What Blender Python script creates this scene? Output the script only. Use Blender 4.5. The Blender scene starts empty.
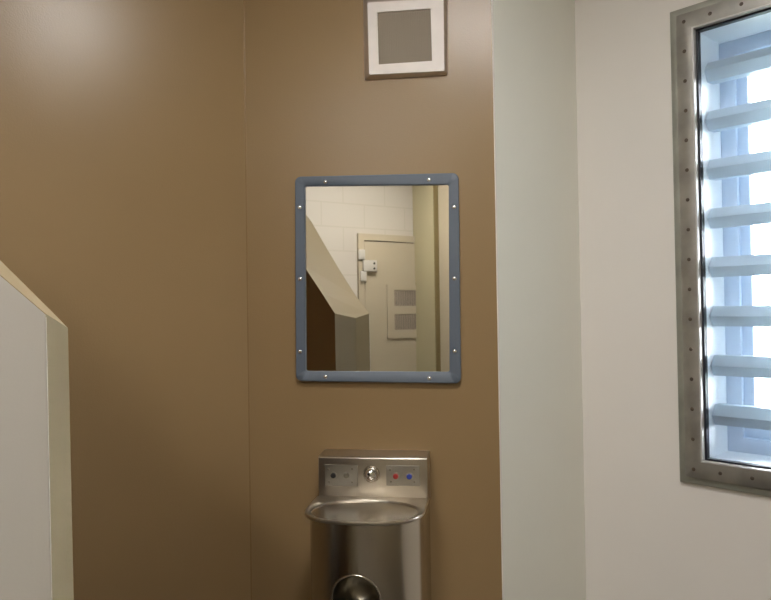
import bpy, bmesh, math
from mathutils import Vector, Matrix, Euler

C = bpy.context.scene.collection
PI = math.pi

# ------------------------------------------------------------------ camera
CAM_H = 1.45
F = 700.0
YAW, PITCH, ROLL = math.radians(8.4), math.radians(0.8), math.radians(-0.9)
cam_d = bpy.data.cameras.new('camera')
cam = bpy.data.objects.new('camera', cam_d)
C.objects.link(cam)
RM = Matrix.Rotation(YAW, 3, 'Z') @ Matrix.Rotation(PI/2 + PITCH, 3, 'X') @ Matrix.Rotation(ROLL, 3, 'Z')
CP = Vector((0, 0, CAM_H))
cam.matrix_world = Matrix.Translation(CP) @ RM.to_4x4()
cam_d.sensor_width = 36
cam_d.lens = F * 36 / 771
cam_d.clip_start = 0.02
bpy.context.scene.camera = cam

def ray(x, y):
    return (RM @ Vector(((x - 385.5) / F, -(y - 300) / F, -1))).normalized()

def hit(x, y, p, n):
    """where the sight line of a measured point meets a real plane of the room"""
    d = ray(x, y)
    return CP + d * ((p - CP).dot(n) / d.dot(n))

# ------------------------------------------------------------------ materials
def srgb(r, g, b):
    f = lambda c: (c/255/12.92) if c/255 <= .04045 else ((c/255 + .055)/1.055)**2.4
    return (f(r), f(g), f(b), 1)

def mat(name, col, rough=.5, metal=0, bump=0, scale=300, var=0, vscale=4, spec=.5, aniso=None, coat=0):
    m = bpy.data.materials.new(name); m.use_nodes = True
    nt = m.node_tree; b = nt.nodes['Principled BSDF']
    b.inputs['Base Color'].default_value = col
    b.inputs['Roughness'].default_value = rough
    b.inputs['Metallic'].default_value = metal
    b.inputs['Specular IOR Level'].default_value = spec
    if coat: b.inputs['Coat Weight'].default_value = coat
    tc = nt.nodes.new('ShaderNodeTexCoord')
    if var:
        n = nt.nodes.new('ShaderNodeTexNoise'); n.inputs['Scale'].default_value = vscale
        n.inputs['Detail'].default_value = 5
        mp = nt.nodes.new('ShaderNodeMapping')
        if aniso: mp.inputs['Scale'].default_value = aniso
        nt.links.new(tc.outputs['Object'], mp.inputs['Vector'])
        nt.links.new(mp.outputs['Vector'], n.inputs['Vector'])
        r = nt.nodes.new('ShaderNodeValToRGB')
        c0 = [max(0, c*(1-var)) for c in col[:3]] + [1]
        c1 = [min(1, c*(1+var)) for c in col[:3]] + [1]
        r.color_ramp.elements[0].color = c0; r.color_ramp.elements[0].position = .3
        r.color_ramp.elements[1].color = c1; r.color_ramp.elements[1].position = .7
        nt.links.new(n.outputs['Fac'], r.inputs['Fac'])
        nt.links.new(r.outputs['Color'], b.inputs['Base Color'])
        mr = nt.nodes.new('ShaderNodeMapRange')
        mr.inputs['To Min'].default_value = rough * .85; mr.inputs['To Max'].default_value = rough * 1.15
        nt.links.new(n.outputs['Fac'], mr.inputs['Value'])
        nt.links.new(mr.outputs['Result'], b.inputs['Roughness'])
    if bump:
        n2 = nt.nodes.new('ShaderNodeTexNoise'); n2.inputs['Scale'].default_value = scale
        n2.inputs['Detail'].default_value = 2
        nt.links.new(tc.outputs['Object'], n2.inputs['Vector'])
        bp = nt.nodes.new('ShaderNodeBump'); bp.inputs['Strength'].default_value = bump
        bp.inputs['Distance'].default_value = .001
        nt.links.new(n2.outputs['Fac'], bp.inputs['Height'])
        nt.links.new(bp.outputs['Normal'], b.inputs['Normal'])
    return m

M = {}
M['brown'] = mat('brown_satin_paint', srgb(146, 121, 86), .29, bump=.35, scale=260, var=.03, vscale=3, spec=.36)
M['cream'] = mat('cream_paint', srgb(228, 223, 216), .6, bump=.2, scale=260, var=.015, vscale=3)
M['cream_green'] = mat('cream_block_paint', srgb(234, 234, 224), .55, bump=.2, scale=260, var=.015, vscale=3)
M['ceiling'] = mat('ceiling_paint', srgb(222, 218, 208), .8, bump=.1)
M['floor'] = mat('grey_concrete_floor', srgb(98, 92, 83), .55, bump=.2, scale=80, var=.1, vscale=5)
M['near'] = mat('off_white_paint', srgb(184, 179, 170), .6, bump=.15, scale=260, var=.015)
M['cap'] = mat('beige_cap_paint', srgb(152, 136, 105), .45, bump=.15, scale=200, var=.02)
M['doorp'] = mat('beige_door_paint', srgb(162, 150, 126), .5, bump=.1, scale=200, var=.02)
M['hinge'] = mat('pale_grey_hinge_metal', srgb(190, 184, 172), .4, metal=.3)
M['dark'] = mat('dark_opening', srgb(60, 52, 44), .7)
M['mesh'] = mat('grey_grille_metal', srgb(146, 134, 118), .6, spec=.2)
M['frame'] = mat('blue_grey_enamel', srgb(92, 102, 114), .42, bump=.05, spec=.5)
M['mirror'] = mat('mirror_surface', (.74, .73, .71, 1), .012, metal=1)
M['screw'] = mat('bright_screw_steel', (.85, .86, .88, 1), .22, metal=1)
M['steel'] = mat('brushed_stainless', (.52, .475, .405, 1), .21, metal=1, var=.10, vscale=9, aniso=(1, 1, .12))
M['steel_dark'] = mat('plate_stainless', (.34, .32, .28, 1), .36, metal=1, var=.08, vscale=20)
M['chrome'] = mat('polished_chrome', (.85, .85, .85, 1), .08, metal=1)
M['galv'] = mat('galvanised_steel', (.40, .385, .35, 1), .42, metal=.85, var=.18, vscale=14)
M['galv2'] = mat('galvanised_trim', (.36, .36, .31, 1), .5, metal=.7, var=.12, vscale=14)
M['bead'] = mat('pale_bead_metal', srgb(200, 198, 196), .4, metal=.3)
M['vface'] = mat('white_vent_paint', srgb(236, 228, 221), .5, spec=.25, var=.03, vscale=25)
M['cap_shade'] = mat('cap_paint_shaded', srgb(118, 105, 78), .5, bump=.15, scale=200, var=.02)  # darker copy of the cap paint: shade on the partition's end faces, painted in
M['steel_deck'] = mat('satin_stainless', (.52, .475, .405, 1), .30, metal=1, var=.08, vscale=9)
M['rust'] = mat('rusted_rivet', srgb(84, 72, 60), .6)
M['olive'] = mat('olive_trim_paint', srgb(158, 148, 116), .5)
M['groove_shade'] = mat('olive_groove_shade', srgb(112, 98, 62), .5)  # olive darkened to carry the shade of a groove
M['vsteel'] = mat('pale_vent_metal', (.62, .56, .50, 1), .36, metal=.75, var=.06, vscale=20)
M['liner'] = mat('recess_shade_steel', (.20, .18, .14, 1), .32, metal=1)  # steel darkened so the shadow inside the recess sits in its colour
M['gasket'] = mat('black_gasket', srgb(32, 36, 44), .5)
M['louvre'] = mat('pale_blue_louvre_paint', srgb(176, 190, 202), .4, var=.06, vscale=12)
M['wframe'] = mat('pale_blue_window_paint', srgb(196, 206, 222), .45, var=.03)
M['reveal'] = mat('white_reveal_paint', srgb(240, 243, 246), .5, var=.03)
M['vent'] = mat('white_vent_enamel', srgb(226, 216, 206), .3, var=.05, vscale=20, metal=.1)
M['black'] = mat('black_button', srgb(10, 9, 10), .6)
M['grey'] = mat('grey_button', srgb(110, 104, 92), .35, metal=.4)
M['red'] = mat('red_button', srgb(150, 42, 40), .35)
M['blue'] = mat('blue_button', srgb(44, 62, 150), .35)
M['ground'] = mat('pale_gravel_ground', srgb(190, 200, 186), .9, var=.1, vscale=1)
M['kerb'] = mat('white_kerb_concrete', srgb(235, 238, 236), .8, var=.02)

m = bpy.data.materials.new('window_glass'); m.use_nodes = True
nt = m.node_tree; nt.nodes.clear()
o_ = nt.nodes.new('ShaderNodeOutputMaterial'); mx = nt.nodes.new('ShaderNodeMixShader')
tr = nt.nodes.new('ShaderNodeBsdfTransparent'); tr.inputs['Color'].default_value = (.94, .955, .97, 1)
gl = nt.nodes.new('ShaderNodeBsdfGlossy'); gl.inputs['Roughness'].default_value = .03
fr = nt.nodes.new('ShaderNodeFresnel'); fr.inputs['IOR'].default_value = 1.45
nt.links.new(fr.outputs[0], mx.inputs[0]); nt.links.new(tr.outputs[0], mx.inputs[1]); nt.links.new(gl.outputs[0], mx.inputs[2])
nt.links.new(mx.outputs[0], o_.inputs[0]); M['glass'] = m

m = bpy.data.materials.new('lit_diffuser'); m.use_nodes = True
nt = m.node_tree; nt.nodes.clear()
o_ = nt.nodes.new('ShaderNodeOutputMaterial'); em = nt.nodes.new('ShaderNodeEmission')
em.inputs['Color'].default_value = (1, .975, .965, 1); em.inputs['Strength'].default_value = 66.0
nt.links.new(em.outputs[0], o_.inputs[0]); M['lamp'] = m; LAMP = em

# painted concrete block wall behind the door
m = mat('cream_block_wall', srgb(205, 196, 180), .6)
nt = m.node_tree; b = nt.nodes['Principled BSDF']
tc = nt.nodes.new('ShaderNodeTexCoord'); br = nt.nodes.new('ShaderNodeTexBrick')
br.inputs['Color1'].default_value = srgb(176, 168, 154); br.inputs['Color2'].default_value = srgb(176, 168, 154)
br.inputs['Mortar'].default_value = srgb(170, 162, 147)
br.inputs['Scale'].default_value = 1; br.inputs['Brick Width'].default_value = .40; br.inputs['Row Height'].default_value = .20
br.inputs['Mortar Size'].default_value = .006
nt.links.new(tc.outputs['UV'], br.inputs['Vector']); nt.links.new(br.outputs['Color'], b.inputs['Base Color'])
M['block'] = m

# ------------------------------------------------------------------ mesh helpers
def obj(name, bm, m, parent=None, smooth=None):
    me = bpy.data.meshes.new(name); bm.normal_update(); bm.to_mesh(me); bm.free()
    o = bpy.data.objects.new(name, me); C.objects.link(o)
    for mm in (m if isinstance(m, (list, tuple)) else [m]): me.materials.append(mm)
    if smooth is not None:
        for p in me.polygons: p.use_smooth = True
        me.set_sharp_from_angle(angle=math.radians(smooth))
    if parent: o.parent = parent; o.matrix_parent_inverse = parent.matrix_basis.inverted()
    return o

def root(name, loc):
    o = bpy.data.objects.new(name, None); C.objects.link(o); o.location = loc
    o.empty_display_size = .05
    return o

def tag(o, label=None, cat=None, group=None, kind=None):
    for k, v in (('label', label), ('category', cat), ('group', group), ('kind', kind)):
        if v: o[k] = v
    return o

def struct(o, label=None, cat=None): return tag(o, label, cat, kind='structure')

def quadf(bm, pts, mi=0):
    f = bm.faces.new([bm.verts.new(p) for p in pts]); f.material_index = mi; return f

def prism(bm, poly, z0, z1, mi=0):
    """vertical prism from a plan outline; z1 may be a list of heights"""
    n = len(poly)
    zt = z1 if isinstance(z1, (list, tuple)) else [z1]*n
    lo = [bm.verts.new((p[0], p[1], z0)) for p in poly]
    hi = [bm.verts.new((p[0], p[1], zt[i])) for i, p in enumerate(poly)]
    fs = [bm.faces.new(lo[::-1]), bm.faces.new(hi)]
    for i in range(n):
        j = (i+1) % n
        fs.append(bm.faces.new((lo[i], lo[j], hi[j], hi[i])))
    for f in fs: f.material_index = mi
    return fs

def obox(bm, o, a, b_, c, A, B, D, mi=0):
    """box in a frame: origin o, unit axes a,b_,c, ranges A,B,D"""
    v = {}
    for i in (0, 1):
        for j in (0, 1):
            for k in (0, 1):
                v[i, j, k] = bm.verts.new(o + a*A[i] + b_*B[j] + c*D[k])
    F_ = [((0,0,0),(0,0,1),(0,1,1),(0,1,0)), ((1,0,0),(1,1,0),(1,1,1),(1,0,1)),
          ((0,0,0),(1,0,0),(1,0,1),(0,0,1)), ((0,1,0),(0,1,1),(1,1,1),(1,1,0)),
          ((0,0,0),(0,1,0),(1,1,0),(1,0,0)), ((0,0,1),(1,0,1),(1,1,1),(0,1,1))]
    fs = [bm.faces.new([v[q] for q in f]) for f in F_]
    for f in fs: f.material_index = mi
    return fs

def fix(bm): bmesh.ops.recalc_face_normals(bm, faces=bm.faces[:]); return bm

def bevel(bm, w, seg=2):
    bmesh.ops.bevel(bm, geom=bm.edges[:], offset=w, segments=seg, affect='EDGES', profile=.5)
    return bm

def cyl(bm, p, axis, r0, r1, L, n=24, dome=0, mi=0):
    """capped cone or cylinder from p along axis; dome>0 adds a rounded end"""
    axis = axis.normalized(); q = axis.to_track_quat('Z', 'Y').to_matrix()
    def ring(r, h): return [bm.verts.new(p + q @ Vector((r*math.cos(2*PI*i/n), r*math.sin(2*PI*i/n), h))) for i in range(n)]
    rs = [ring(r0, 0), ring(r1, L)]
    if dome:
        for k in range(1, 5):
            a = k/5*PI/2; rs.append(ring(r1*math.cos(a), L + dome*math.sin(a)))
    fs = [bm.faces.new(rs[0][::-1])]
    for a, b in zip(rs, rs[1:]):
        for i in range(n):
            j = (i+1) % n; fs.append(bm.faces.new((a[i], a[j], b[j], b[i])))
    if dome:
        t = bm.verts.new(p + axis*(L+dome))
        for i in range(n): fs.append(bm.faces.new((rs[-1][i], rs[-1][(i+1) % n], t)))
    else: fs.append(bm.faces.new(rs[-1]))
    for f in fs: f.material_index = mi
    return bm

Z = Vector((0, 0, 1))
def V3(p, z=0): return Vector((p[0], p[1], z))

# ------------------------------------------------------------------ room plan
D = 2.045                      # mirror wall plane y = D
H = 2.85
PM, NM = Vector((0, D, 0)), Vector((0, 1, 0))
W = Vector((.788, -.616, 0)).normalized()      # along the window wall
N = Vector((-.616, -.788, 0)).normalized()     # from the window wall into the room
LD = Vector((-.75, -.66, 0)).normalized()      # along the left brown wall
ML = V3((hit(247.5, 300, PM, NM).x, D))
MR = V3((hit(497.7, 300, PM, NM).x, D))
print('ML', ML, 'MR', MR)
# corner between the short pale wall and the window wall
SD = -N
c5 = hit(580.5, 300, V3(MR), Vector((SD.y, -SD.x, 0)))
C5 = V3((c5.x, c5.y)); print('C5', C5)
LE = ML + LD*2.75
WR = C5 + W*2.04
DR = WR + N*4.1
DL = DR - W*2.95
T = .15

def wall(name, a, b, m, out, z0=0, z1=H, t=T, ea=0, eb=0):
    d = (b-a).normalized()
    bm = bmesh.new()
    obox(bm, a, d, out.normalized(), Z, (-ea, (b-a).length+eb), (0, t), (z0, z1))
    return struct(obj(name, fix(bm), m))

wall('wall_front', ML, MR, M['brown'], Vector((0, 1, 0)), t=.05)
wall('wall_left', ML, LE, M['brown'], Vector((-.66, .75, 0)), ea=.0, eb=.1)
# pale wall runs back from the mirror wall's right end
wall('wall_side', MR, C5, M['cream_green'], -W, t=.04)
bm = bmesh.new()
wall('wall_right', WR, DR, M['doorp'], W, eb=.15)
wall('wall_rear', LE, DL, M['cream'], Vector((-1, .3, 0)), ea=.1, eb=.1)

# door wall, uv in metres for the block joints
bm = bmesh.new()
obox(bm, DR, -W, N, Z, (-.0, 2.95), (0, T), (0, H)); fix(bm)
uvl = bm.loops.layers.uv.new()
for f in bm.faces:
    for l in f.loops:
        l[uvl].uv = ((l.vert.co-DR).dot(W) + .13, l.vert.co.z)
struct(obj('wall_back', bm, M['block']))
for nm in ('wall_right',):
    me = bpy.data.objects[nm].data; uv = me.uv_layers.new()
    for l in me.loops:
        co = me.vertices[l.vertex_index].co; uv.data[l.index].uv = ((co-DR).dot(N), co.z)

poly = [ML, MR, C5, WR, DR, DL, LE]
bm = bmesh.new(); prism(bm, [p*1.0 for p in poly], -.1, 0); struct(obj('floor', fix(bm), M['floor']))
bm = bmesh.new(); prism(bm, [p*1.0 for p in poly], H, H+.1); struct(obj('ceiling', fix(bm), M['ceiling']))

# rounded corner beads
bm = bmesh.new(); cyl(bm, ML + Vector((.0005, -.0005, 0)), Z, .0018, .0018, H, 12)
struct(obj('trim_1', bm, mat('glossy_corner_bead', srgb(144, 119, 85), .22, spec=.7), smooth=40))
bm = bmesh.new(); cyl(bm, MR + Vector((0, -.0, 0)), Z, .0025, .0025, H, 16)
struct(obj('trim_2', bm, M['cream'], smooth=40))

# ------------------------------------------------------------------ window wall with opening
S0 = [ (hit(x, 250, C5, N)-C5).dot(W) for x in (676.5, 684, 700.5, 703) ]
ztop = hit(669.5, 14, C5, N).z; zbot = hit(681.5, 481, C5, N).z
print('window s', S0, 'z', ztop, zbot)
ss = S0[0]; se = ss + 1.02
TW = S0[1]-S0[0]               # outer angle width
FWd = S0[2]-S0[1]              # flat frame width
op = (ss + TW + FWd + .001, se - TW - FWd - .001)      # clear opening
zo = (zbot + TW + FWd + .001, ztop - TW - FWd - .001)
OUT = -N
bm = bmesh.new()
L = 2.04
wt = .26
for A, B in (((-.0, op[0]), (0, H)), ((op[1], L), (0, H)), ((op[0], op[1]), (0, zo[0])), ((op[0], op[1]), (zo[1], H))):
    obox(bm, C5, W, OUT, Z, A, (0, wt), B)
struct(obj('wall_window', fix(bm), M['cream']))

win = struct(root('window_1', C5 + W*(ss+se)/2 + Z*zbot))
def ringbox(a0, a1, z0, z1, w, n0, n1, m, name, bv=0, mi=0, parent=win):
    """rectangular ring lying in the window wall, mitred into one mesh"""
    bm = bmesh.new()
    P = lambda s, z, n: C5 + W*s + Z*z + OUT*n
    o4 = [(a0, z0), (a1, z0), (a1, z1), (a0, z1)]; i4 = [(a0+w, z0+w), (a1-w, z0+w), (a1-w, z1-w), (a0+w, z1-w)]
    vo0 = [bm.verts.new(P(s, z, n0)) for s, z in o4]; vi0 = [bm.verts.new(P(s, z, n0)) for s, z in i4]
    vo1 = [bm.verts.new(P(s, z, n1)) for s, z in o4]; vi1 = [bm.verts.new(P(s, z, n1)) for s, z in i4]
    for i in range(4):
        j = (i+1) % 4
        for q in ((vo0[i], vo0[j], vi0[j], vi0[i]), (vo1[i], vi1[i], vi1[j], vo1[j]), (vo0[i], vo1[i], vo1[j], vo0[j]), (vi0[i], vi0[j], vi1[j], vi1[i])):
            bm.faces.new(q)
    fix(bm)
    if bv: bevel(bm, bv, 2)
    return obj(name, bm, m, parent, smooth=35)
tg = ringbox(ss, se, zbot, ztop, TW, -.012, .0, M['galv2'], 'outer_trim', .0015)
fg = ringbox(ss+TW-.001, se-TW+.001, zbot+TW-.001, ztop-TW+.001, FWd, -.022, .0, M['galv'], 'window_frame', .0015)
a0, a1, z0, z1 = ss+TW+FWd-.002, se-TW-FWd+.002, zbot+TW+FWd-.002, ztop-TW-FWd+.002
ringbox(a0, a1, z0, z1, .005, -.026, .0, M['bead'], 'glazing_bead', .001)
ringbox(a0+.005, a1-.005, z0+.005, z1-.005, .0055, -.008, .012, M['gasket'], 'gasket', 0)
bm = bmesh.new(); obox(bm, C5, W, OUT, Z, (a0+.008, a1-.008), (.004, .010), (z0+.008, z1-.008)); obj('window_pane', fix(bm), M['glass'], win)
# rivets along the flat frame
mid = TW + FWd*.48
k = 0
zz = zbot + mid
rows = []
z = zbot + mid
while z < ztop - mid + .01:
    rows.append((ss+mid, z)); rows.append((se-mid, z)); z += (ztop-zbot-2*mid)/15
s = ss + mid + .075
while s < se - mid - .03:
    rows.append((s, zbot+mid)); rows.append((s, ztop-mid)); s += .085
for (s, z) in rows:
    bm = bmesh.new(); cyl(bm, C5 + W*s + Z*z + OUT*-.0215, N, .0058, .0052, .001, 14, dome=.0015)
    obj('rivet', bm, M['rust'], fg, smooth=50)
# reveal lining and the outer window
RD = .15
bm = bmesh.new()
q0, q1, y0, y1 = op[0], op[1], zo[0], zo[1]
t = .006
obox(bm, C5, W, OUT, Z, (q0, q0+t), (.014, wt), (y0, y1)); obox(bm, C5, W, OUT, Z, (q1-t, q1), (.014, wt), (y0, y1))
obox(bm, C5, W, OUT, Z, (q0+t, q1-t), (.014, wt), (y0, y0+t)); obox(bm, C5, W, OUT, Z, (q0+t, q1-t), (.014, wt), (y1-t, y1))
obj('reveal_lining', fix(bm), M['reveal'], win)
ringbox(q0+t, q1-t, y0+t, y1-t, .045, RD, RD+.05, M['wframe'], 'outer_frame', .002)
ringbox(q0+t+.045, q1-t-.045, y0+t+.045, y1-t-.045, .03, RD+.015, RD+.045, M['wframe'], 'sash_frame', .002)
bm = bmesh.new(); obox(bm, C5, W, OUT, Z, (q0+.07, q1-.07), (RD+.028, RD+.032), (y0+.07, y1-.07)); obj('outer_pane', fix(bm), M['glass'], win)
# louvre bars: six-sided blades, each spanning the opening
NL = 8
zs = []
for i in range(NL):
    yy = 417 - i*50.4
    pp = hit(740, yy, C5 + OUT*.050, N); zs.append(pp.z)
print('louvres', zs, 'opening', y0, y1)
hh = .030
prof = [(.030, 0), (.056, hh), (.090, hh), (.112, hh*.1), (.096, -hh*.9), (.050, -hh)]
for z in zs:
    bm = bmesh.new()
    A = [bm.verts.new(C5 + W*(q0+t+.002) + OUT*n + Z*(z+h)) for n, h in prof]
    B = [bm.verts.new(C5 + W*(q1-t-.002) + OUT*n + Z*(z+h)) for n, h in prof]
    bm.faces.new(A); bm.faces.new(B[::-1])
    for i in range(6): bm.faces.new((A[i], B[i], B[(i+1) % 6], A[(i+1) % 6]))
    fix(bm); bevel(bm, .002, 2); obj('louvre_bar', bm, M['louvre'], win, smooth=30)

# ------------------------------------------------------------------ partition
def tri(xd, xm, y=315, ym=315):
    """plan point seen both directly (column xd) and in the mirror (column xm)"""
    a = ray(xd, y); b = ray(xm, ym)
    ra, rb = a.x/a.y, b.x/b.y
    Y = rb*2*D/(ra+rb); return Vector((ra*Y, Y, 0))
K1 = tri(45.5, 369.8); K3 = tri(67.8, 356.4)
rb = ray(335.6, 313); rb = rb.x/rb.y
K2 = Vector((0, K3.y + .085, 0)); K2.x = rb*(2*D-K2.y)
print('K', K1, K3, K2)
PD = Vector((-.83, -.554, 0)).normalized()
zK = CAM_H + (ray(45, 313.5).z/ray(45, 313.5).y)*K1.y
zK3 = CAM_H + (ray(67.6, 328).z/ray(67.6, 328).y)*K3.y
d0 = hit(-5, 258, K1, Vector((PD.y, -PD.x, 0))); t0 = (d0-K1).dot(PD); slope = (d0.z-zK)/t0
print('zK', zK, zK3, 'slope', slope, t0)
slope = 1.18
tc1 = .40
stations = [(0, zK), (.08, zK+.08*.98), (.2, zK+.22), (.3, zK+.347), (.4, zK+.477)]
zc = zK + .477
for dt, dz in ((.03, .030), (.06, .052), (.10, .068), (.15, .074), (.3, .076), (1.5, .076)): stations.append((tc1+dt, zc+dz))
n = K2 - K1; n = (n - PD*n.dot(PD)); TH = n.length; nh = n.normalized()
off2 = (K2-K1).dot(PD)
bm = bmesh.new(); LIP = .0015
near = [(K1+PD*t, z) for t, z in stations]
far = [(K1 + nh*TH + PD*(t + (off2 if i == 0 else off2*max(0, 1-t/.2))), z + (.2*min(t, .08)*max(0, 1-max(0, t-.08)/.32))) for i, (t, z) in enumerate(stations)]
bot = lambda p: bm.verts.new((p.x - PD.x*.0155, p.y - PD.y*.0155, 0))
nt_ = [bm.verts.new((p.x, p.y, z)) for p, z in near]; ft_ = [bm.verts.new((p.x, p.y, z)) for p, z in far]
nb_ = [bot(p) for p, z in near]; fb_ = [bot(p) for p, z in far]
nl_ = [bm.verts.new((p.x, p.y, z-LIP)) for p, z in near]
k3t = bm.verts.new((K3.x, K3.y, zK3)); k3b = bot(K3)
def face(vs, mi):
    f = bm.faces.new(vs); f.material_index = mi
for i in range(len(near)-1):
    face((nt_[i], nt_[i+1], ft_[i+1], ft_[i]), 1)
    face((nt_[i], nl_[i], nl_[i+1], nt_[i+1]), 1)
    face((nl_[i], nb_[i], nb_[i+1], nl_[i+1]), 0)
    face((ft_[i], ft_[i+1], fb_[i+1], fb_[i]), 2)
face((nt_[0], ft_[0], k3t), 1)
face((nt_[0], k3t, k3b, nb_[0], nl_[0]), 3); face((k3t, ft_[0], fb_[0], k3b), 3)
face((nt_[-1], nl_[-1], nb_[-1], fb_[-1], ft_[-1]), 0)
fix(bm); struct(obj('wall_partition', bm, [M['near'], M['cap'], M['brown'], M['cap_shade']]))
# pale arris bead down the near corner
bm = bmesh.new(); cyl(bm, K1 - PD*.0155 + Z*.001, Z*1.45 + PD*.0155, .0011, .0011, zK-LIP-.004, 10); struct(obj('trim_3', bm, M['near'], smooth=60))

# ------------------------------------------------------------------ door in the back wall (seen in the mirror)
TILT = math.radians(.42)
MC = hit(377, 278, PM, NM)
def mrr(x, y, p, n):
    """plane point seen by way of the mirror"""
    nm_ = Vector((0, -math.cos(TILT), math.sin(TILT)))
    d = ray(x, y); q = CP + d*((MC-CP).dot(nm_)/d.dot(nm_)); r = d - nm_*2*d.dot(nm_)
    return q + r*((p-q).dot(n)/r.dot(n))
def dsz(x, y, off=0):
    q = mrr(x, y, DR - N*off, N); return (q-DR).dot(W), q.z
print('door', dsz(357, 235), dsz(362, 240), dsz(417, 240), 'panel', dsz(386, 284), dsz(417, 337), 'wall right x', dsz(448, 300))
print('bottom of mirror door z', dsz(380, 370), 'top', dsz(380, 187))
ds0, dzt = dsz(357, 233.8)
dw = 1.02; ft = .055
door = struct(root('door_1', DR + W*(ds0+dw/2)))
NI = -N       # out of the wall toward the room is -N here
bm = bmesh.new()
# frame jambs and head
obox(bm, DR, W, NI, Z, (ds0, ds0+ft), (0, .03), (0, dzt)); obox(bm, DR, W, NI, Z, (ds0+dw-ft, ds0+dw), (0, .03), (0, dzt))
obox(bm, DR, W, NI, Z, (ds0+ft, ds0+dw-ft), (0, .03), (dzt-ft, dzt)); obj('door_frame', fix(bm), M['doorp'], door)
bm = bmesh.new(); obox(bm, DR, W, NI, Z, (ds0+ft-.001, ds0+dw-ft+.001), (0.0, .006), (.0, dzt-ft+.001)); obj('door_gap', fix(bm), M['dark'], door)
bm = bmesh.new(); obox(bm, DR, W, NI, Z, (ds0+ft+.006, ds0+dw-ft-.006), (.006, .022), (.01, dzt-ft-.008)); leaf = obj('door_leaf', fix(bm), M['doorp'], door)
# double grille panel
p0, pz1 = dsz(385.5, 284); p1, pz0 = dsz(417.5, 337.5)
pz1 = dsz(401, 285)[1]; pz0 = dsz(401, 338)[1]
p1 = max(p1, p0+.3)
bm = bmesh.new()
cell = [(dsz(392.5, 290.5), dsz(418, 306)), (dsz(392.5, 314), dsz(418, 329.5))]
g0 = cell[0][0][0]; g1 = cell[0][1][0]
zA = (cell[0][1][1], dsz(405, 290.5)[1]); zB = (dsz(405, 329.5)[1], dsz(405, 314)[1])
zA = (dsz(405, 306)[1], zA[1])
p1 = g1 + (g0-p0)
P = .034
for A, B in (((p0, g0), (pz0, pz1)), ((g1, p1), (pz0, pz1)), ((g0, g1), (zA[1], pz1)), ((g0, g1), (zB[1], zA[0])), ((g0, g1), (pz0, zB[0]))):
    obox(bm, DR, W, NI, Z, A, (.022, P), B)
pan = obj('grille_panel', fix(bm), M['doorp'], leaf)
for (za, zb) in (zA, zB):
    bm = bmesh.new(); obox(bm, DR, W, NI, Z, (g0, g1), (.022, .024), (za, zb), 1)
    nn = 14
    for i in range(nn):
        zc_ = za + (zb-za)*(i+.5)/nn; obox(bm, DR, W, NI, Z, (g0, g1), (.025, .030), (zc_-.0035, zc_+.0035))
    for i in range(11):
        sc_ = g0 + (g1-g0)*(i+.5)/11; obox(bm, DR, W, NI, Z, (sc_-.002, sc_+.002), (.024, .028), (za, zb))
    obj('door_grille', fix(bm), [M['mesh'], M['dark']], leaf)
# hinge: two knuckles and a bolted strap
hs, hz = dsz(360, 268)
def hb(x0, y0_, x1, y1_, n0, n1, bv=.004):
    a = dsz(x0, y0_); b = dsz(x1, y1_)
    bm = bmesh.new(); obox(bm, DR, W, NI, Z, (min(a[0], b[0]), max(a[0], b[0])), (n0, n1), (min(a[1], b[1]), max(a[1], b[1]))); bevel(fix(bm), bv, 2); return bm
hg = obj('hinge', hb(356.5, 250, 363, 260, .03, .05), M['hinge'], door, smooth=30)
obj('hinge_knuckle', hb(358.5, 271.5, 364.5, 281.5, .03, .05), M['hinge'], hg, smooth=30)
obj('hinge_strap', hb(361, 260.5, 374.5, 272, .022, .055), M['hinge'], hg, smooth=30)
for yy in (264, 269):
    s_, z_ = dsz(371.5, yy); bm = bmesh.new(); cyl(bm, DR + W*s_ + Z*z_ + NI*.054, NI, .010, .009, .004, 16)
    obj('hinge_bolt', bm, M['dark'], hg, smooth=40)

# narrow pilaster on the right-hand wall near the door (seen at the mirror's right side)
def rside(x):
    q = mrr(x, 290, DR, W); return (q-DR).dot(-N)
print('right wall n', rside(420), rside(436), rside(448))
PT = .045
def rs2(x, off): 
    q = mrr(x, 290, DR - W*off, W); return (q-DR).dot(-N)
nA = rs2(434.5, PT)
bm = bmesh.new(); obox(bm, DR, -W, -N, Z, (0, PT), (.0, nA), (0, H)); struct(obj('trim_4', fix(bm), M['olive']))
bm = bmesh.new(); obox(bm, DR, -W, -N, Z, (0, PT-.003), (nA, nA+.012), (0, H)); struct(obj('groove_shade_strip', fix(bm), M['groove_shade']))  # dark strip over the pilaster's front face, standing in for a shaded groove

# ------------------------------------------------------------------ mirror
def rquad(c, r, seg=6):
    """rounded outline of a four-cornered shape, points in order"""
    out = []
    for i in range(4):
        p, a, b = c[i], c[i-1], c[(i+1) % 4]
        u = (a-p).normalized(); v = (b-p).normalized(); cc = p + u*r + v*r
        for k in range(seg+1):
            t_ = k/seg*PI/2; out.append(cc - v*r*math.cos(t_) - u*r*math.sin(t_))
    return out
def onM(x, y, off=0): return hit(x, y, PM - Vector((0, off, 0)), NM)
FT = .012
oc = [onM(*p, FT) for p in ((294.8, 176.6), (458.6, 172.8), (461, 383.4), (296.3, 381))]
ic = [onM(*p, FT) for p in ((304.6, 186), (448.6, 184.4), (449.6, 371.8), (306.2, 371))]
bm = bmesh.new()
def tilt(p): return p
def ringverts(pts, y): return [bm.verts.new((p.x, y, p.z)) for p in pts]
O, I = rquad(oc, .018), rquad(ic, .006)
def lift(z): return (MC.z - z)*math.tan(TILT)      # the panel leans: its lower edge stands a little further out
yf = lambda p, d_: D - d_ - lift(p.z) - .0025
rv = lambda pts, d_: [bm.verts.new((p.x, yf(p, d_), p.z)) for p in pts]
bk = lambda pts: [bm.verts.new((p.x, D, p.z)) for p in pts]
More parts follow.
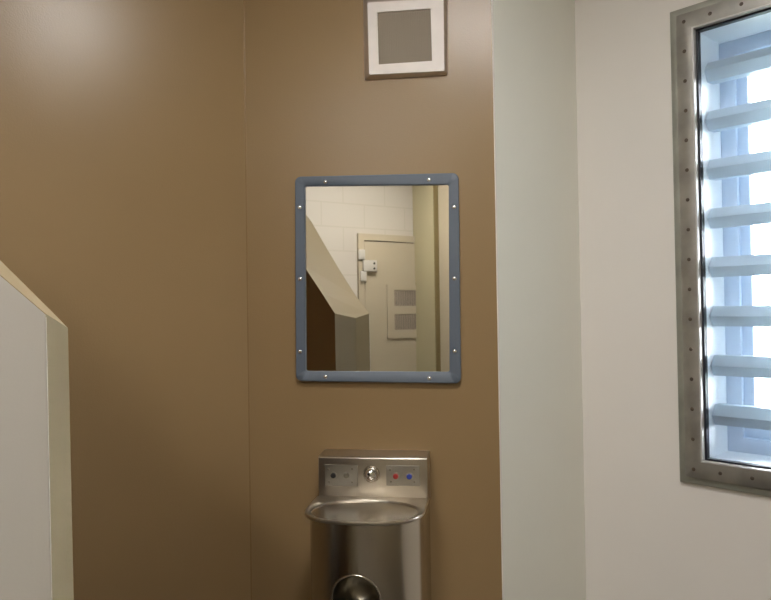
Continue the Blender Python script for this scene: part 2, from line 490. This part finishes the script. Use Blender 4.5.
def inset(pts, c, k): return [Vector((c.x + (p.x-c.x)*k, p.y, c.z + (p.z-c.z)*k)) for p in pts]
cen = sum(oc, Vector())/4
r0 = bk(O); r1 = rv(O, FT-.002); r2 = rv(inset(O, cen, .993), FT); r3 = rv(inset(I, cen, 1.008), FT); r4 = rv(I, FT-.002); r5 = rv(I, .004)
seq = [r0, r1, r2, r3, r4, r5]
for a, b in zip(seq, seq[1:]):
    for i in range(len(a)):
        j = (i+1) % len(a); bm.faces.new((a[i], a[j], b[j], b[i]))
mirror = root('mirror', Vector((cen.x, D, oc[2].z)))
tag(mirror, 'rectangular wall mirror in a blue-grey riveted metal frame above the steel sink', 'mirror')
obj('mirror_frame', fix(bm), M['frame'], mirror, smooth=40)
bm = bmesh.new()
G = inset(I, cen, 1.01)
a = rv(G, .0045); b = rv(G, .001)
bm.faces.new(a); bm.faces.new(b[::-1])
for i in range(len(a)): bm.faces.new((a[i], a[(i+1) % len(a)], b[(i+1) % len(a)], b[i]))
obj('mirror_glass', fix(bm), M['mirror'], mirror)
for x, y in ((325.5, 182), (429, 179.8), (299.8, 207.5), (454.2, 207.2), (300.2, 279), (454.4, 278.6), (300.6, 351.6), (454.8, 351.2), (326, 376.6), (429.5, 378)):
    p = onM(x, y, FT); bm = bmesh.new()
    cyl(bm, Vector((p.x, yf(p, FT)+.0005, p.z)), Vector((0, -1, 0)), .0068, .0064, .0014, 20, dome=.0032)
    obj('screw', bm, M['screw'], mirror, smooth=50)

# ------------------------------------------------------------------ vent
bq = [onM(*p) for p in ((363.5, -6), (447.5, -8), (447.6, 75.2), (364.8, 80.6))]
VT = .022
fq = [onM(*p, VT) for p in ((366.8, 2), (444, -2.6), (445, 71.4), (368.6, 75.2))]
gq = [onM(*p, VT) for p in ((377.1, 12.2), (430.6, 8.4), (432, 60.8), (378.6, 64.4))]
vent = root('air_vent', Vector(((bq[2].x+bq[3].x)/2, D, bq[3].z)))
tag(vent, 'square white wall vent with a fine grey grille above the mirror', 'vent')
bm = bmesh.new()
rq = lambda pts, y: [bm.verts.new((p.x, y, p.z)) for p in pts]
B0, B1 = rquad(bq, .004, 3), rquad(fq, .004, 3)
gI = rquad(gq, .0005, 3)
B1b = inset(B1, sum(fq, Vector())/4, .985)
s4 = [rq(B0, D), rq(B0, D-.005), rq(B1, D-VT+.003), rq(B1b, D-VT), rq(gI, D-VT), rq(gI, D-VT+.014)]
for q, (a, b) in enumerate(zip(s4, s4[1:])):
    for i in range(len(a)):
        j = (i+1) % len(a); bm.faces.new((a[i], a[j], b[j], b[i])).material_index = 1 if q >= 3 else 0
obj('vent_cover', fix(bm), [M['vsteel'], M['vface']], vent, smooth=35)
bm = bmesh.new()
quadf(bm, [Vector((p.x, D-.006, p.z)) for p in gq], 1)
X0, X1 = (gq[0].x+gq[3].x)/2, (gq[1].x+gq[2].x)/2
n_ = 30
ex, ez = Vector((1, 0, 0)), Vector((0, 0, 1)); ey = Vector((0, -1, 0))
for i in range(n_):
    u = (i+.5)/n_
    p = gq[0].lerp(gq[1], u); q = gq[3].lerp(gq[2], u)
    w_ = .0018
    obox(bm, Vector((0, D-VT+.008, 0)), ex, ey, ez, (min(p.x, q.x)-w_*.8, max(p.x, q.x)+w_*.8), (0, .004), (q.z, p.z))
for i in range(26):
    u = (i+.5)/26
    p = gq[0].lerp(gq[3], u); q = gq[1].lerp(gq[2], u); zc_ = (p.z+q.z)/2
    h_ = .0009 if i != 15 else .002
    obox(bm, Vector((0, D-VT+.008, 0)), ex, ey, ez, (X0, X1), (-.003, .0035), (zc_-h_, zc_+h_))
obj('vent_grille', fix(bm), [M['mesh'], M['dark']], vent)

# ------------------------------------------------------------------ stainless combination sink
ZR = .922                               # rim height
BS = .085                               # backsplash depth
YB = D - BS
def atY(x, y, Y): return hit(x, y, Vector((0, Y, 0)), NM)
XL = atY(318.5, 480, YB).x; XR = atY(427.5, 480, YB).x
ZS = atY(372, 457.5, YB).z+.001
YFr = 1.722
print('sink', XL, XR, (XR-XL), 'ztop', ZS, 'rim', atY(372, 497, YB).z, atY(365, 524, YFr).z)
XC = (XL+XR)/2; HW = (XR-XL)/2
sink = root('prison_sink', Vector((XC, D, 0)))
sink['label'] = 'stainless steel wall sink with push buttons on its backsplash, below the mirror'
sink['category'] = 'sink'
def dplan(hw, yf_, yb, ys, n=40, e=2.6):
    """plan outline: straight sides from the wall to ys, then a rounded front; from back-left round the front to back-right"""
    pts = [(XC-hw, yb), (XC-hw, (yb+ys)/2)]
    for k in range(n+1):
        a = PI - PI*k/n
        c_, s_ = math.cos(a), math.sin(a)
        x = XC + hw*math.copysign(abs(c_)**(2/e), c_); y = ys - (ys-yf_)*abs(s_)**(2/e)
        pts.append((x, y))
    pts += [(XC+hw, (yb+ys)/2), (XC+hw, yb)]
    return pts
YS = 1.845
body_o = dplan(HW-.002, YFr+.006, D, 1.875, e=2.15)
bm = bmesh.new(); prism(bm, body_o, 0, ZR-.008); fix(bm)
body = obj('sink_body', bm, M['steel'], sink, smooth=25)
# round recess in the front
RC = atY(355.5, 600, YFr+.01); RR = .0625
bm = bmesh.new(); cyl(bm, Vector((RC.x, YFr-.1, RC.z)), Vector((0, 1, 0)), RR, RR, .22, 48)
cut = obj('cutter', fix(bm), M['steel'])
md = body.modifiers.new('b', 'BOOLEAN'); md.object = cut; md.operation = 'DIFFERENCE'; md.solver = 'EXACT'
bpy.context.view_layer.update()
dg = bpy.context.evaluated_depsgraph_get()
nm2 = bpy.data.meshes.new_from_object(body.evaluated_get(dg)); body.modifiers.clear(); body.data = nm2
for p in nm2.polygons: p.use_smooth = True
nm2.set_sharp_from_angle(angle=math.radians(25))
bpy.data.objects.remove(cut)
# rolled ring around the recess, following the curved front
def frontY(x):
    u = min(1, abs(x-XC)/(HW-.002)); return 1.875 - (1.875-YFr-.006)*(1-u**2.15)**(1/2.15)
bm = bmesh.new(); NR = 56; rings = []
for i in range(NR):
    a = 2*PI*i/NR; x = RC.x + RR*math.cos(a); z = RC.z + RR*math.sin(a)
    c_ = Vector((x, frontY(x), z)); rad = Vector((math.cos(a), 0, math.sin(a)))
    rings.append([bm.verts.new(c_ + rad*(.0028*math.cos(b_)) + Vector((0, -1, 0))*(.0028*math.sin(b_))) for b_ in [2*PI*k/8 for k in range(8)]])
for i in range(NR):
    for k in range(8): bm.faces.new((rings[i][k], rings[(i+1) % NR][k], rings[(i+1) % NR][(k+1) % 8], rings[i][(k+1) % 8]))
obj('recess_ring', fix(bm), M['steel'], sink, smooth=60)
# dished liner of the recess
bm = bmesh.new(); prev = None
for k in range(8):
    a = k/7*PI/2*.98; r = RR*.985*math.cos(a)**.6; y = YFr + .018 + .085*math.sin(a)
    cur = [bm.verts.new((RC.x + r*math.cos(2*PI*i/40), y, RC.z + r*math.sin(2*PI*i/40))) for i in range(40)]
    if prev:
        for i in range(40): bm.faces.new((prev[i], prev[(i+1) % 40], cur[(i+1) % 40], cur[i]))
    prev = cur
bm.faces.new(prev); obj('recess_liner', fix(bm), M['liner'], sink, smooth=60)

# basin: deck with rolled lip and an oval bowl
bm = bmesh.new()
NB = 72
BC = Vector((XC-.002, (YB-.012+YFr)/2+.004, 0)); bx_, by_ = HW-.011, (YB-.012-YFr)/2-.010
def ang_outline(pts, c, n):
    """sample a closed outline at equal angles about c"""
    res = []
    m_ = len(pts)
    for i in range(n):
        a = 2*PI*i/n; d_ = Vector((math.cos(a), math.sin(a)))
        best = None
        for k in range(m_):
            p = Vector(pts[k]); q = Vector(pts[(k+1) % m_]); e = q-p; w_ = p - Vector((c.x, c.y))
            den = d_.x*(-e.y) + d_.y*e.x
            if abs(den) < 1e-12: continue
            s_ = (w_.x*(-e.y) + w_.y*e.x)/den
            u = (d_.x*w_.y - d_.y*w_.x)/den
            if s_ > 0 and -1e-6 <= u <= 1+1e-6: best = s_ if best is None else max(best, s_)
        res.append(Vector((c.x + d_.x*best, c.y + d_.y*best)))
    return res
outer = ang_outline(dplan(HW+.003, YFr, YB+.006, YS), BC, NB)
ell = [Vector((BC.x + bx_*math.copysign(abs(math.cos(2*PI*i/NB))**.9, math.cos(2*PI*i/NB)), BC.y + by_*math.copysign(abs(math.sin(2*PI*i/NB))**.9, math.sin(2*PI*i/NB)))) for i in range(NB)]
ell = ang_outline([tuple(p) for p in ell], BC, NB)
def scaled(pts, k): return [Vector((BC.x + (p.x-BC.x)*k, BC.y + (p.y-BC.y)*k)) for p in pts]
layers = [(scaled(outer, .985), ZR-.009), (scaled(outer, 1.0), ZR-.007), (scaled(outer, 1.002), ZR-.003), (scaled(outer, .994), ZR), (scaled(outer, .975), ZR),
          (scaled(ell, 1.0), ZR-.004), (scaled(ell, .975), ZR-.010)]
for k in range(1, 9):
    a = k/8*PI/2; layers.append((scaled(ell, .955*math.cos(a)**.55 + .02), ZR-.012-.125*math.sin(a)))
vs = [[bm.verts.new((p.x, p.y, z)) for p in ps] for ps, z in layers]
for a, b in zip(vs, vs[1:]):
    for i in range(NB): bm.faces.new((a[i], a[(i+1) % NB], b[(i+1) % NB], b[i]))
bm.faces.new(vs[-1])
obj('basin', fix(bm), M['steel_deck'], sink, smooth=50)
# backsplash
bm = bmesh.new()
pr = [(D, ZR-.02), (YB+.001, ZR-.02), (YB+.001, ZS-.004), (YB+.005, ZS), (D-.010, ZS+.004), (D, ZS+.004)]
A = [bm.verts.new((XL, y, z)) for y, z in pr]; B = [bm.verts.new((XR, y, z)) for y, z in pr]
bm.faces.new(A); bm.faces.new(B[::-1])
for i in range(6): bm.faces.new((A[i], B[i], B[(i+1) % 6], A[(i+1) % 6]))
fix(bm); bevel(bm, .0015, 2); bsp = obj('backsplash', bm, M['steel_deck'], sink, smooth=30)
def plate(x0, y0_, x1, y1_, btns):
    a = atY(x0, y0_, YB-.002); b = atY(x1, y1_, YB-.002)
    bm = bmesh.new(); obox(bm, Vector((0, YB, 0)), ex, ey, ez, (a.x, b.x), (-.001, .003), (b.z, a.z)); bevel(fix(bm), .001, 1)
    pl = obj('button_plate', bm, M['steel_dark'], sink, smooth=30)
    for (x, y, r, mm, lab) in btns:
        p = atY(x, y, YB-.004); bm = bmesh.new()
        cyl(bm, Vector((p.x, YB-.003, p.z)), ey, r*1.35, r*1.3, .0015, 24)
        cb = obj('button_collar', bm, M['steel_dark'], pl, smooth=40)
        bm = bmesh.new(); cyl(bm, Vector((p.x, YB-.0045, p.z)), ey, r, r*.95, .004, 24, dome=.001)
        b2 = obj('push_button', bm, mm, pl, smooth=40); b2['label'] = lab
    w_, h_ = (b.x-a.x), (a.z-b.z)
    for sx, sz in ((.12, .78), (.84, .82), (.14, .2), (.84, .2)):
        bm = bmesh.new(); cyl(bm, Vector((a.x+w_*sx, YB-.003, b.z+h_*sz)), ey, .0028, .0026, .0008, 12, dome=.0008)
        obj('plate_screw', bm, M['grey'], pl, smooth=50)
    return pl
plate(324.5, 464.5, 357.8, 486.5, [(333.4, 475.4, .0076, M['black'], 'black push button'), (346.4, 475.4, .0076, M['grey'], 'grey push button')])
plate(386.2, 465.2, 420, 486.2, [(395.8, 476.2, .0078, M['red'], 'red push button'), (409.4, 476.4, .0078, M['blue'], 'blue push button')])
p = atY(370.8, 475, YB-.01); bm = bmesh.new(); cyl(bm, Vector((p.x, YB-.0, p.z)), ey, .024, .023, .004, 32)
bub = obj('spout', bm, M['steel'], sink, smooth=40)
bm = bmesh.new(); cyl(bm, Vector((p.x, YB-.004, p.z)), ey, .0205, .018, .007, 32, dome=.012); obj('spout_dome', bm, M['chrome'], bub, smooth=60)
bm = bmesh.new(); cyl(bm, Vector((p.x-.004, YB-.018, p.z+.004)), Vector((-.3, -1, .2)), .0035, .003, .005, 12); obj('spout_hole', bm, M['black'], bub, smooth=40)

# ------------------------------------------------------------------ ceiling light
la, lb = Vector((.8, -.6, 0)), Vector((.6, .8, 0))
def ceiling_light(LX, lab, hl=.30):
    lamp = root('ceiling_light', LX)
    tag(lamp, lab, 'light', 'lit ceiling lights')
    bm = bmesh.new()
    for A, B in (((-hl-.04, -hl), (-.17, .17)), ((hl, hl+.04), (-.17, .17)), ((-hl, hl), (-.17, -.14)), ((-hl, hl), (.14, .17))):
        obox(bm, LX, la, lb, Z, A, B, (-.06, 0))
    obj('light_housing', fix(bm), M['vent'], lamp)
    bm = bmesh.new(); obox(bm, LX, la, lb, Z, (-hl, hl), (-.14, .14), (-.055, -.045)); obj('light_diffuser', fix(bm), M['lamp'], lamp)
ceiling_light(Vector((-.03, .80, H)), 'rectangular lit ceiling light over the space in front of the sink', .20)
ceiling_light(Vector((-.75, -1.0, H)), 'added unseen ceiling fill light nearer the door', .34)  # out of view, added as fill to brighten the mirrored door wall

# ------------------------------------------------------------------ outside
gc = C5 + OUT*30
bm = bmesh.new(); obox(bm, C5 + OUT*.6, W, OUT, Z, (-40, 40), (0, 80), (-.3, -.2)); struct(obj('ground', fix(bm), M['ground']))
kp = hit(760, 431, C5 + OUT*5, N)
bm = bmesh.new(); obox(bm, C5, W, OUT, Z, (-6, 6), (5, 5.2), (-.2, kp.z+.02)); tag(obj('kerb', fix(bm), M['kerb']), 'low white kerb on the ground outside the barred window', 'kerb')

# ------------------------------------------------------------------ world and view
w = bpy.data.worlds.new('sky'); bpy.context.scene.world = w; w.use_nodes = True
nt = w.node_tree; bg = nt.nodes['Background']
tc = nt.nodes.new('ShaderNodeTexCoord'); sx = nt.nodes.new('ShaderNodeSeparateXYZ'); rp = nt.nodes.new('ShaderNodeValToRGB')
nt.links.new(tc.outputs['Generated'], sx.inputs[0]); nt.links.new(sx.outputs['Z'], rp.inputs['Fac'])
rp.color_ramp.elements[0].color = (.97, .985, 1, 1); rp.color_ramp.elements[1].color = (.86, .93, 1, 1)
nt.links.new(rp.outputs['Color'], bg.inputs['Color'])
bg.inputs['Strength'].default_value = 50.0

sc = bpy.context.scene
sc.view_settings.view_transform = 'Standard'; sc.view_settings.look = 'None'
sc.view_settings.exposure = 0.08; sc.view_settings.gamma = 1; sc.view_settings.use_curve_mapping = False
sc.cycles.use_denoising = True
sc.cycles.max_bounces = 10; sc.cycles.diffuse_bounces = 6; sc.cycles.glossy_bounces = 6; sc.cycles.transparent_max_bounces = 12
sc.cycles.sample_clamp_indirect = 6
